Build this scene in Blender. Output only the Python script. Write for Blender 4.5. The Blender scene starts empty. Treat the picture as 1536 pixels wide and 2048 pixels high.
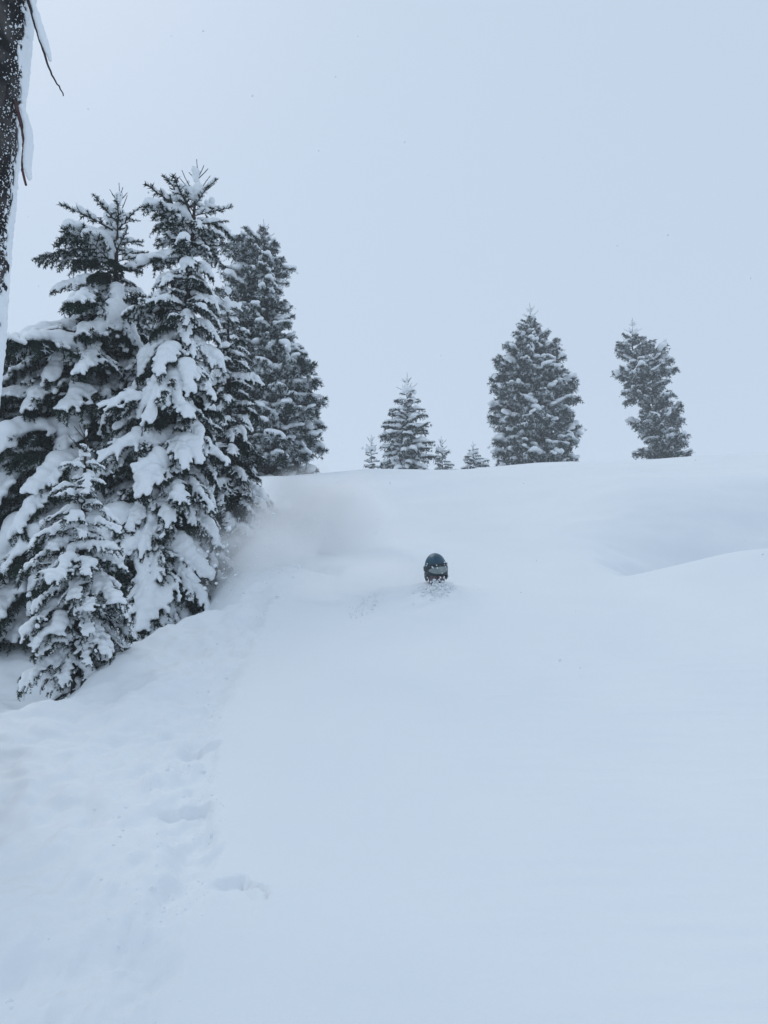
import bpy, bmesh, math, random
import numpy as np
from mathutils import Vector, Matrix

random.seed(7)
RNG = np.random.default_rng(7)
R = math.radians
scene = bpy.context.scene
COL = scene.collection

# ------------------------------------------------------------------ camera
CAMZ = 1.6
PITCH = 8.0
FPX = 1490.0                      # focal length in pixels of the 1536 x 2048 frame
cam_d = bpy.data.cameras.new('camera')
cam_d.sensor_fit = 'VERTICAL'
cam_d.sensor_height = 24.0
cam_d.lens = FPX / 2048.0 * 24.0
cam_d.clip_start = 0.05
cam_d.clip_end = 3000
cam = bpy.data.objects.new('camera', cam_d)
COL.objects.link(cam)
cam.location = (0, 0, CAMZ)
cam.rotation_euler = (R(90 + PITCH), 0, 0)
scene.camera = cam

# ------------------------------------------------------------------ sky, sun, exposure
SUN_EL, SUN_AZ = 53.0, -42.0      # azimuth from +Y, negative = left of the view
w = bpy.data.worlds.new('World')
scene.world = w
w.use_nodes = True
nt = w.node_tree
nt.nodes.clear()
out = nt.nodes.new('ShaderNodeOutputWorld')
bg = nt.nodes.new('ShaderNodeBackground')
bg.inputs['Strength'].default_value = 0.1
sky = nt.nodes.new('ShaderNodeTexSky')
sky.sky_type = 'NISHITA'
sky.sun_disc = False
sky.sun_elevation = R(SUN_EL)
sky.sun_rotation = R(SUN_AZ)
sky.air_density = 1.0
sky.dust_density = 6.0
sky.altitude = 1500
mx = nt.nodes.new('ShaderNodeMix')
mx.data_type = 'RGBA'
mx.inputs[0].default_value = 0.84          # thick overcast over the clear sky
mx.inputs[7].default_value = (6.25, 7.45, 8.95, 1)
nt.links.new(sky.outputs[0], mx.inputs[6])
nt.links.new(mx.outputs[2], bg.inputs['Color'])
nt.links.new(bg.outputs[0], out.inputs['Surface'])

sun_d = bpy.data.lights.new('sun', 'SUN')
sun_d.energy = 0.58
sun_d.angle = R(30)
sun_d.color = (1.0, 0.985, 0.965)
sun = bpy.data.objects.new('sun', sun_d)
COL.objects.link(sun)
sd = Vector((math.sin(R(SUN_AZ)) * math.cos(R(SUN_EL)), math.cos(R(SUN_AZ)) * math.cos(R(SUN_EL)), math.sin(R(SUN_EL))))
sun.rotation_euler = sd.to_track_quat('Z', 'Y').to_euler()
sun.location = sd * 100

vs = scene.view_settings
vs.view_transform = 'Standard'
vs.look = 'None'
vs.exposure = 0.0
vs.gamma = 1.0
vs.use_curve_mapping = False
scene.render.engine = 'CYCLES'
cy = scene.cycles
cy.use_denoising = True
cy.max_bounces = 12
cy.diffuse_bounces = 4
cy.glossy_bounces = 2
cy.transmission_bounces = 2
cy.volume_bounces = 10
cy.transparent_max_bounces = 4
cy.caustics_reflective = False
cy.caustics_refractive = False

# ------------------------------------------------------------------ helpers
def ray(px, py):
    x, y, z = px - 768.0, FPX, 1024.0 - py
    c, s = math.cos(R(PITCH)), math.sin(R(PITCH))
    return Vector((x, y * c - z * s, z * c + y * s))

def at(px, py, Y):
    d = ray(px, py)
    return Vector((0, 0, CAMZ)) + d * (Y / d.y)

def link(o, parent=None):
    COL.objects.link(o)
    if parent is not None:
        o.parent = parent
    return o

def tag(o, label=None, cat=None, group=None, kind=None):
    if label: o['label'] = label
    if cat: o['category'] = cat
    if group: o['group'] = group
    if kind: o['kind'] = kind
    return o

def mesh_np(name, verts, faces, mats, smooth=True, mat_idx=None):
    """verts (n,3), faces list of tuples or an (m,k) array"""
    verts = np.asarray(verts, dtype=np.float32)
    me = bpy.data.meshes.new(name)
    if isinstance(faces, np.ndarray):
        m, k = faces.shape
        me.vertices.add(len(verts))
        me.vertices.foreach_set('co', verts.ravel())
        me.loops.add(m * k)
        me.loops.foreach_set('vertex_index', faces.astype(np.int32).ravel())
        me.polygons.add(m)
        me.polygons.foreach_set('loop_start', np.arange(0, m * k, k, dtype=np.int32))
        me.update(calc_edges=True)
    else:
        me.from_pydata([tuple(map(float, v)) for v in verts], [], faces)
    for mt in mats:
        me.materials.append(mt)
    if mat_idx is not None:
        me.polygons.foreach_set('material_index', np.asarray(mat_idx, dtype=np.int32))
    if smooth:
        me.polygons.foreach_set('use_smooth', np.ones(len(me.polygons), dtype=bool))
    me.validate()
    return me

def _hash(ix, iy, seed):
    h = (ix.astype(np.int64) * 374761393 + iy.astype(np.int64) * 668265263 + seed * 974634777) & 0xFFFFFFFF
    h = ((h ^ (h >> 13)) * 1274126177) & 0xFFFFFFFF
    h = h ^ (h >> 16)
    return (h & 0xFFFFFF) / float(0xFFFFFF) * 2 - 1

def vnoise(x, y, seed=0):
    x = np.asarray(x, dtype=np.float64); y = np.asarray(y, dtype=np.float64)
    ix, iy = np.floor(x), np.floor(y)
    fx, fy = x - ix, y - iy
    u = fx * fx * fx * (fx * (fx * 6 - 15) + 10)
    v = fy * fy * fy * (fy * (fy * 6 - 15) + 10)
    a = _hash(ix, iy, seed); b = _hash(ix + 1, iy, seed)
    c = _hash(ix, iy + 1, seed); d = _hash(ix + 1, iy + 1, seed)
    return (a * (1 - u) + b * u) * (1 - v) + (c * (1 - u) + d * u) * v

def fbm(x, y, seed=0, octs=4, gain=0.5):
    t = 0; a = 1.0; f = 1.0
    for k in range(octs):
        t = t + a * vnoise(np.asarray(x) * f + 17.3 * k, np.asarray(y) * f - 9.1 * k, seed + k)
        a *= gain; f *= 2.03
    return t

def sstep(a, b, x):
    t = np.clip((np.asarray(x, dtype=np.float64) - a) / (b - a), 0, 1)
    return t * t * (3 - 2 * t)

def smooth_interp(xs, ys, x):
    """cubic Hermite through the control points with finite difference slopes"""
    xs = np.asarray(xs, float); ys = np.asarray(ys, float)
    d = np.diff(ys) / np.diff(xs)
    m = np.empty_like(ys)
    m[0], m[-1] = d[0], d[-1]
    h = np.diff(xs)
    m[1:-1] = (d[:-1] * h[1:] + d[1:] * h[:-1]) / (h[1:] + h[:-1])
    x = np.clip(np.asarray(x, float), xs[0], xs[-1])
    i = np.clip(np.searchsorted(xs, x) - 1, 0, len(xs) - 2)
    t = (x - xs[i]) / h[i]
    t2, t3 = t * t, t * t * t
    return ((2 * t3 - 3 * t2 + 1) * ys[i] + (t3 - 2 * t2 + t) * h[i] * m[i]
            + (-2 * t3 + 3 * t2) * ys[i + 1] + (t3 - t2) * h[i] * m[i + 1])

# ------------------------------------------------------------------ materials
def new_mat(name):
    m = bpy.data.materials.new(name)
    m.use_nodes = True
    n = m.node_tree
    b = n.nodes['Principled BSDF']
    return m, n, b

def add_bump(n, b, layers, coord='Object', dist=1.0):
    tc = n.nodes.new('ShaderNodeTexCoord')
    prev = None
    for scale, strength, detail, d in layers:
        nz = n.nodes.new('ShaderNodeTexNoise')
        nz.inputs['Scale'].default_value = scale
        nz.inputs['Detail'].default_value = detail
        nz.inputs['Roughness'].default_value = 0.6
        n.links.new(tc.outputs[coord], nz.inputs['Vector'])
        bp = n.nodes.new('ShaderNodeBump')
        bp.inputs['Strength'].default_value = strength
        bp.inputs['Distance'].default_value = d
        n.links.new(nz.outputs['Fac'], bp.inputs['Height'])
        if prev: n.links.new(prev.outputs[0], bp.inputs['Normal'])
        prev = bp
    n.links.new(prev.outputs[0], b.inputs['Normal'])

def noise_color(n, b, c0, c1, scale, detail=4, lo=0.35, hi=0.65, coord='Object'):
    tc = n.nodes.new('ShaderNodeTexCoord')
    nz = n.nodes.new('ShaderNodeTexNoise')
    nz.inputs['Scale'].default_value = scale
    nz.inputs['Detail'].default_value = detail
    n.links.new(tc.outputs[coord], nz.inputs['Vector'])
    cr = n.nodes.new('ShaderNodeValToRGB')
    cr.color_ramp.elements[0].position = lo
    cr.color_ramp.elements[1].position = hi
    cr.color_ramp.elements[0].color = (*c0, 1)
    cr.color_ramp.elements[1].color = (*c1, 1)
    n.links.new(nz.outputs['Fac'], cr.inputs[0])
    n.links.new(cr.outputs[0], b.inputs['Base Color'])
    return cr

M = {}
m, n, b = new_mat('snow_ground'); M['ground'] = m
b.inputs['Roughness'].default_value = 0.75
b.inputs['Specular IOR Level'].default_value = 0.15
noise_color(n, b, (0.80, 0.84, 0.87), (0.83, 0.865, 0.89), 0.8, 5)
add_bump(n, b, [(10, 0.16, 5, 0.02), (70, 0.28, 3, 0.004)])

m, n, b = new_mat('snow_load'); M['snow'] = m
b.inputs['Roughness'].default_value = 0.75
b.inputs['Specular IOR Level'].default_value = 0.15
noise_color(n, b, (0.81, 0.85, 0.88), (0.85, 0.88, 0.905), 4, 4)
add_bump(n, b, [(9, 0.35, 4, 0.03), (60, 0.15, 3, 0.006)])

m, n, b = new_mat('spruce_needles'); M['needle'] = m
b.inputs['Roughness'].default_value = 0.8
b.inputs['Specular IOR Level'].default_value = 0.08
noise_color(n, b, (0.010, 0.021, 0.019), (0.034, 0.058, 0.044), 5, 4)

m, n, b = new_mat('fir_needles'); M['needle_far'] = m
b.inputs['Roughness'].default_value = 0.8
b.inputs['Specular IOR Level'].default_value = 0.08
noise_color(n, b, (0.012, 0.026, 0.026), (0.036, 0.060, 0.050), 3, 4)

m, n, b = new_mat('rimed_needles'); M['rime'] = m
b.inputs['Roughness'].default_value = 0.8
noise_color(n, b, (0.40, 0.45, 0.48), (0.75, 0.79, 0.82), 8, 3)

m, n, b = new_mat('twig_bark'); M['twig'] = m
b.inputs['Roughness'].default_value = 0.9
noise_color(n, b, (0.014, 0.012, 0.012), (0.045, 0.038, 0.034), 10, 4)

m, n, b = new_mat('old_bark'); M['bark'] = m
b.inputs['Roughness'].default_value = 0.95
cr = noise_color(n, b, (0.006, 0.006, 0.007), (0.13, 0.12, 0.115), 7, 9, 0.42, 0.78)
add_bump(n, b, [(30, 0.6, 6, 0.02)])

m, n, b = new_mat('red_twig_bark'); M['redtwig'] = m
b.inputs['Roughness'].default_value = 0.85
noise_color(n, b, (0.05, 0.022, 0.022), (0.11, 0.05, 0.05), 30, 4)

def plain(name, c, rough=0.6, spec=0.4, c2=None, scale=20):
    m, n, b = new_mat(name)
    b.inputs['Roughness'].default_value = rough
    b.inputs['Specular IOR Level'].default_value = spec
    c2 = c2 or tuple(v * 1.35 for v in c)
    noise_color(n, b, c, c2, scale, 4)
    return m
M['helmet'] = plain('helmet_blue', (0.007, 0.045, 0.080), 0.35, 0.5, (0.014, 0.075, 0.120), 25)
M['goggle_frame'] = plain('goggle_frame_dark', (0.010, 0.022, 0.028), 0.5)
M['lens'] = plain('goggle_lens_grey', (0.17, 0.215, 0.22), 0.25, 0.6, (0.26, 0.30, 0.29), 12)
M['skin'] = plain('wind_reddened_skin', (0.13, 0.072, 0.078), 0.6, 0.3, (0.20, 0.115, 0.12), 40)
M['jacket'] = plain('jacket_cloth', (0.03, 0.05, 0.07), 0.8)
M['trousers'] = plain('trouser_cloth', (0.02, 0.022, 0.025), 0.85)
M['gaiter'] = plain('gaiter_cloth', (0.085, 0.062, 0.070), 0.9, 0.2, (0.24, 0.20, 0.21), 55)
M['strap'] = plain('strap_webbing', (0.02, 0.03, 0.035), 0.8)

# ------------------------------------------------------------------ terrain
PY = [-250, -60, -10, 0, 3, 7.5, 10, 13, 17, 20, 24, 34, 45, 70, 120, 260]
PZ = [-34, -14.5, -4.4, -1.85, -1.06, 0.10, 0.82, 1.84, 3.14, 3.90, 4.66, 6.50, 8.35, 10.6, 11.4, 10.5]
def hit(px, py):
    """point of the plain slope seen at a pixel"""
    lo, hi = 1.0, 24.0
    for _ in range(50):
        mid = (lo + hi) / 2
        if at(px, py, mid).z - CAMZ > float(smooth_interp(PY, PZ, mid)): lo = mid
        else: hi = mid
    return at(px, py, lo)
_ed = [hit(*p) for p in ((0, 1432), (120, 1380), (235, 1305), (330, 1262), (425, 1225), (478, 1140), (512, 1050), (535, 985))]
EY = [-20, 0, 2] + [p.y for p in _ed] + [22, 30]
EX = [-4.5, -3.3, -2.75] + [p.x for p in _ed] + [-4.0, -6.0]

def sunk(x, y, ax, ay, ang, wid, dep_len, depth, soft=0.018):
    """a sunken slab of trodden snow: sharp far and right edge, running out towards the viewer"""
    c, s = math.cos(ang), math.sin(ang)
    jx = 0.022 * vnoise(x * 7, y * 7, 61) + 0.008 * vnoise(x * 25, y * 25, 62)
    u = (x - ax) * c + (y - ay) * s + jx
    v = -(x - ax) * s + (y - ay) * c + jx
    far = 1 - sstep(-soft, soft, v)
    right = 1 - sstep(wid / 2 - soft * 1.6, wid / 2 + soft * 1.6, u)
    left = sstep(-wid / 2 - 0.05, -wid / 2 + 0.05, u + 0.15 * v)
    near = np.clip(1 + v / dep_len, 0, 1)
    return -depth * far * right * left * near

_t1 = hit(402, 1482); _t2 = hit(362, 1605); _t3 = hit(405, 1690); _t4 = hit(455, 1762); _tc = hit(533, 1808)
_xb = [hit(*p) for p in ((330, 2040), (355, 1900), (400, 1780), (440, 1690), (418, 1560), (440, 1440), (470, 1360), (505, 1290), (530, 1230))]
SK = at(872, 1138, 7.5)            # head of the skier

def H(x, y):
    x = np.asarray(x, float); y = np.asarray(y, float)
    z = smooth_interp(PY, PZ, y)
    # broad undulation of the open slope
    far = sstep(18, 40, y)
    z = z + 0.10 * fbm(x * 0.16, y * 0.16, 3, 2) * sstep(2.5, 9, np.hypot(x, y)) + 0.55 * far * fbm(x * 0.05, y * 0.05, 8, 2)
    z = z + 0.022 * fbm(x * 0.7, y * 0.7, 5, 3)
    # slope climbs a little to the right
    z = z + (0.085 * np.clip(x + 0.5, -4, 0) + 0.012 * np.clip(x, 0, 12)) * sstep(10, 18, y) * (1 - sstep(30, 60, y))
    z = z + 0.24 * sstep(1.8, 5.0, x) * sstep(4, 9, y) + 0.12 * sstep(6, 11, x) * sstep(12, 19, y)
    # drop on the left where the spruces stand
    xe = smooth_interp(EY, EX, y) + 0.10 * vnoise(y * 0.9, y * 0, 21) + 0.035 * vnoise(y * 3.1, y * 0, 22)
    s = xe - x
    D = 0.95 * sstep(2.0, 5.0, y) * (1 - 0.75 * sstep(13, 21, y)) * (1 - sstep(21, 30, y)) + 0.25 * (1 - sstep(2, 5, y)) * sstep(-12, 0, y)
    z = z - D * sstep(-0.12, 1.15, s) + 0.5 * D * sstep(1.6, 4.5, s)
    z = z + 0.05 * sstep(-1.0, -0.1, s) * (1 - sstep(-0.1, 0.5, s)) * sstep(3, 5, y)
    # hollows around the near trunks
    z = z + 0.08 * fbm(x * 1.3, y * 1.3, 31, 3) * sstep(0.2, 1.2, s) * (1 - sstep(16, 22, y))
    # scooped wind bank on the right
    yl = 8.45 + 0.13 * (x - 3.2) ** 2 * np.sign(x - 3.2) * 0.25 + 0.06 * vnoise(x * 1.1, x * 0, 41)
    A = 1.45 * sstep(2.45, 4.4, x + 0.10 * vnoise(x * 2, y * 2, 44)) * (1 - 0.6 * sstep(9, 14, x))
    v = y - yl
    f = sstep(-0.03, 0.30, v) * (1 - sstep(0.45, 4.0, v))
    z = z - A * f + 0.09 * A * sstep(-1.0, -0.05, v) * (1 - sstep(-0.05, 0.1, v)) + 0.20 * A * np.exp(-((v - 4.2) / 1.7) ** 2)
    z = z + A * 0.06 * fbm(x * 5, y * 5, 47, 3) * sstep(0.0, 0.1, v) * (1 - sstep(0.3, 1.0, v)) * sstep(3.9, 4.4, x)
    z = z + A * 0.05 * fbm(x * 1.1, y * 3.2, 49, 3) * sstep(0.2, 0.8, v) * (1 - sstep(2, 4, v))
    # trench the skier has ploughed and the lip in front of it
    tx = np.clip((x + 1.6) / 2.4, 0, 1)
    yt = 9.6 - 2.1 * tx ** 1.3
    vv = y - yt
    on = sstep(-1.7, -1.0, x) * (1 - sstep(SK.x - 0.15, SK.x + 0.35, x))
    z = z - on * 0.17 * np.exp(-(vv / 0.28) ** 2) + on * 0.055 * np.exp(-((vv + 0.50) / 0.16) ** 2)
    z = z + on * 0.035 * fbm(x * 7, y * 7, 52, 3) * np.exp(-(vv / 0.40) ** 2)
    ws = np.exp(-((x - SK.x) / 0.50) ** 2 - ((y - SK.y) / 0.55) ** 2)
    z = z * (1 - ws) + (SK.z - CAMZ - 0.132 + 0.20 * (y - SK.y) + 0.02 * fbm(x * 6, y * 6, 66, 3)) * ws
    wr = np.exp(-((x - SK.x + 0.15) / 0.42) ** 2 - ((y - SK.y + 0.25) / 0.28) ** 2)
    z = z + wr * (0.030 * fbm(x * 9, y * 8, 67, 4) - 0.02)
    # tracked, trampled snow on the left of the foreground
    xb = smooth_interp([0] + [p.y for p in _xb] + [12], [_xb[0].x] + [p.x for p in _xb] + [-1.4], y) + 0.03 * vnoise(y * 2.3, y * 0, 55) + 0.02 * vnoise(y * 9, y * 0, 56)
    tr = (1 - sstep(-0.10, 0.05, x - xb)) * (1 - sstep(7.5, 9.5, y)) * sstep(-4, 0.5, y)
    band = tr * sstep(-0.8, -0.1, x - xb)
    z = z - 0.030 * tr + tr * (0.036 * fbm(x * 2.6, y * 2.0, 57, 4) + 0.016 * fbm(x * 11, y * 9, 58, 3))
    z = z - tr * 0.030 * np.clip(vnoise(x * 3.1, y * 2.2, 63) - 0.25, 0, 1) - tr * 0.022 * np.clip(vnoise(x * 6.3, y * 5.2, 64) - 0.3, 0, 1)
    z = z + tr * 0.022 * fbm(x * 6.5, y * 5.0, 68, 3) + (0.4 * tr + 0.6 * band) * 0.014 * np.clip(fbm(x * 17, y * 14, 59, 2), 0, 2)
    z = z + 0.010 * np.clip(fbm(x * 15, y * 12, 69, 2), 0, 2) * np.exp(-((x - xb) / 0.22) ** 2) * sstep(4, 6, y) * (1 - sstep(8, 10, y))
    # faint wind ripples on the untouched snow
    z = z + 0.0030 * fbm(x * 2.6, y * 15, 73, 2) * sstep(-0.2, 0.9, x) * (1 - sstep(5, 8, y))
    # stepped slabs and the crack
    z = z + sunk(x, y, _t1.x, _t1.y, 0.10, 0.22, 0.80, 0.045, 0.012)
    z = z + sunk(x, y, _t2.x, _t2.y, 0.30, 0.23, 0.70, 0.052, 0.012)
    z = z + sunk(x, y, _t3.x, _t3.y, -0.25, 0.20, 0.60, 0.04, 0.02)
    z = z + sunk(x, y, _t4.x, _t4.y, 0.35, 0.13, 0.34, 0.034, 0.012)
    # thin crack running from the hole to the right
    cx0, cy0, cx1, cy1 = _t4.x + 0.05, _t4.y + 0.02, _tc.x, _tc.y
    L = math.hypot(cx1 - cx0, cy1 - cy0)
    ux, uy = (cx1 - cx0) / L, (cy1 - cy0) / L
    a = (x - cx0) * ux + (y - cy0) * uy
    p = -(x - cx0) * uy + (y - cy0) * ux + 0.018 * np.sin(a * 34) - 0.02 * np.sin(np.clip(a / L, 0, 1) * math.pi)
    z = z - 0.025 * np.exp(-(p / 0.006) ** 2) * sstep(-0.02, 0.02, a) * (1 - sstep(L * 0.75, L * 1.02, a))
    return z + CAMZ

def hz(x, y):
    """height of the snow sheet, read from its grid"""
    i = min(max(int(np.searchsorted(xs, x)) - 1, 0), nx - 2); j = min(max(int(np.searchsorted(ys, y)) - 1, 0), ny - 2)
    u = (x - xs[i]) / (xs[i + 1] - xs[i]); v = (y - ys[j]) / (ys[j + 1] - ys[j])
    return float((GZ[j, i] * (1 - u) + GZ[j, i + 1] * u) * (1 - v) + (GZ[j + 1, i] * (1 - u) + GZ[j + 1, i + 1] * u) * v)

def grow(lo, hi, d0, g, c=0.0):
    """coordinates from lo to hi, spacing d0 around c growing with distance"""
    out = [c]
    for sgn, lim in ((1, hi), (-1, lo)):
        p = c; arr = []
        while (p < lim) if sgn > 0 else (p > lim):
            p += sgn * (d0 + g * abs(p - c))
            arr.append(p)
        out = out + arr if sgn > 0 else arr[::-1] + out
    return np.array(out)

xs = grow(-260, 260, 0.010, 0.016, -0.6)
ys = [ -255.0 ]
p = -255.0
while p < 260:
    if p < 1.4: p += max(0.05, 0.07 * (1.9 - p))
    else: p += 0.0042 * p if p < 26 else 0.02 * p
    ys.append(p)
ys = np.array(ys)
GX, GY = np.meshgrid(xs, ys)
GZ = H(GX, GY)
nx, ny = len(xs), len(ys)
idx = np.arange(nx * ny).reshape(ny, nx)
F = np.stack([idx[:-1, :-1].ravel(), idx[:-1, 1:].ravel(), idx[1:, 1:].ravel(), idx[1:, :-1].ravel()], axis=1)
print('terrain', nx, ny)
g = bpy.data.objects.new('snow_ground', mesh_np('snow_ground', np.stack([GX.ravel(), GY.ravel(), GZ.ravel()], 1), F, [M['ground']]))
link(g)
tag(g, 'deep untracked powder snow slope rising to a ridge', kind='structure')

# ------------------------------------------------------------------ mesh building blocks
def tube(path, radii, sides=6):
    path = np.asarray(path, float)
    n = len(path)
    t = np.gradient(path, axis=0)
    t /= np.linalg.norm(t, axis=1)[:, None] + 1e-9
    ref = np.array([0.3, 0.9, 0.2]) if abs(t[0] @ np.array([0, 0, 1])) > 0.9 else np.array([0, 0, 1.0])
    a = np.cross(t, ref); a /= np.linalg.norm(a, axis=1)[:, None] + 1e-9
    bb = np.cross(t, a)
    ang = np.linspace(0, 2 * math.pi, sides, endpoint=False)
    V = path[:, None, :] + np.asarray(radii)[:, None, None] * (np.cos(ang)[None, :, None] * a[:, None, :] + np.sin(ang)[None, :, None] * bb[:, None, :])
    V = V.reshape(-1, 3)
    Fc = []
    for i in range(n - 1):
        for k in range(sides):
            Fc.append((i * sides + k, i * sides + (k + 1) % sides, (i + 1) * sides + (k + 1) % sides, (i + 1) * sides + k))
    return V, Fc

class Geo:
    """collects triangles and quads"""
    def __init__(s):
        s.v = []; s.f = []; s.mi = []; s.n = 0
    def add(s, V, Fc, mi=0):
        s.v.append(np.asarray(V, float))
        for f in Fc:
            s.f.append(tuple(int(i) + s.n for i in f))
            s.mi.append(mi)
        s.n += len(V)
    def mesh(s, name, mats, smooth=False):
        return mesh_np(name, np.concatenate(s.v), s.f, mats, smooth, s.mi)

def needles(path, rng, ds, nlen, wid, per, fwd=0.75):
    """thin triangles standing off a twig"""
    path = np.asarray(path, float)
    seg = np.linalg.norm(np.diff(path, axis=0), axis=1)
    cum = np.concatenate([[0], np.cumsum(seg)])
    L = cum[-1]
    k = max(2, int(L / ds)) * per
    u = np.sort(rng.uniform(0, L, k))
    P = np.stack([np.interp(u, cum, path[:, i]) for i in range(3)], 1)
    T = np.stack([np.interp(np.minimum(u + 0.01, L), cum, path[:, i]) for i in range(3)], 1) - np.stack([np.interp(np.maximum(u - 0.01, 0), cum, path[:, i]) for i in range(3)], 1)
    T /= np.linalg.norm(T, axis=1)[:, None] + 1e-9
    rd = rng.normal(size=(k, 3))
    rd -= (rd * T).sum(1)[:, None] * T
    rd /= np.linalg.norm(rd, axis=1)[:, None] + 1e-9
    D = rd + T * fwd * rng.uniform(0.5, 1.4, (k, 1))
    D /= np.linalg.norm(D, axis=1)[:, None]
    S = np.cross(D, rng.normal(size=(k, 3)))
    S /= np.linalg.norm(S, axis=1)[:, None] + 1e-9
    ln = nlen * rng.uniform(0.7, 1.25, (k, 1))
    V = np.stack([P - S * wid / 2, P + S * wid / 2, P + D * ln], 1).reshape(-1, 3)
    return V

ICO = {}
def ico(sub):
    if sub not in ICO:
        bm = bmesh.new()
        bmesh.ops.create_icosphere(bm, subdivisions=sub, radius=1.0)
        bm.verts.ensure_lookup_table()
        ICO[sub] = (np.array([v.co[:] for v in bm.verts]), np.array([[v.index for v in f.verts] for f in bm.faces]))
        bm.free()
    return ICO[sub]

def snow_mesh(name, balls, voxel, mat, iters=4):
    """balls: (x,y,z,rx,ry,rz) merged into one smooth drift of snow"""
    B = np.asarray(balls, float)
    iv, fi = ico(2)
    V = B[:, None, :3] + iv[None] * B[:, None, 3:6]
    Fc = fi[None] + (np.arange(len(B)) * len(iv))[:, None, None]
    me = mesh_np(name + '_src', V.reshape(-1, 3), Fc.reshape(-1, 3), [mat], False)
    o = bpy.data.objects.new(name + '_src', me)
    COL.objects.link(o)
    md = o.modifiers.new('r', 'REMESH'); md.mode = 'VOXEL'; md.voxel_size = voxel
    if iters:
        sm = o.modifiers.new('s', 'SMOOTH'); sm.factor = 0.5; sm.iterations = iters
    dg = bpy.context.evaluated_depsgraph_get()
    me2 = bpy.data.meshes.new_from_object(o.evaluated_get(dg))
    me2.name = name
    me2.materials.clear(); me2.materials.append(mat)
    me2.polygons.foreach_set('use_smooth', np.ones(len(me2.polygons), dtype=bool))
    bpy.data.objects.remove(o); bpy.data.meshes.remove(me)
    return me2

def bend_path(start, yaw, p0, p1, length, n, rng, wander=0.10):
    """path that turns from pitch p0 to p1"""
    pts = [np.array(start, float)]
    y = yaw
    for i in range(n):
        t = (i + 0.5) / n
        p = p0 + (p1 - p0) * t + rng.normal() * wander * 0.4
        y += rng.normal() * wander / n * 3
        d = np.array([math.cos(p) * math.cos(y), math.cos(p) * math.sin(y), math.sin(p)])
        pts.append(pts[-1] + d * length / n)
    return np.array(pts)

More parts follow.
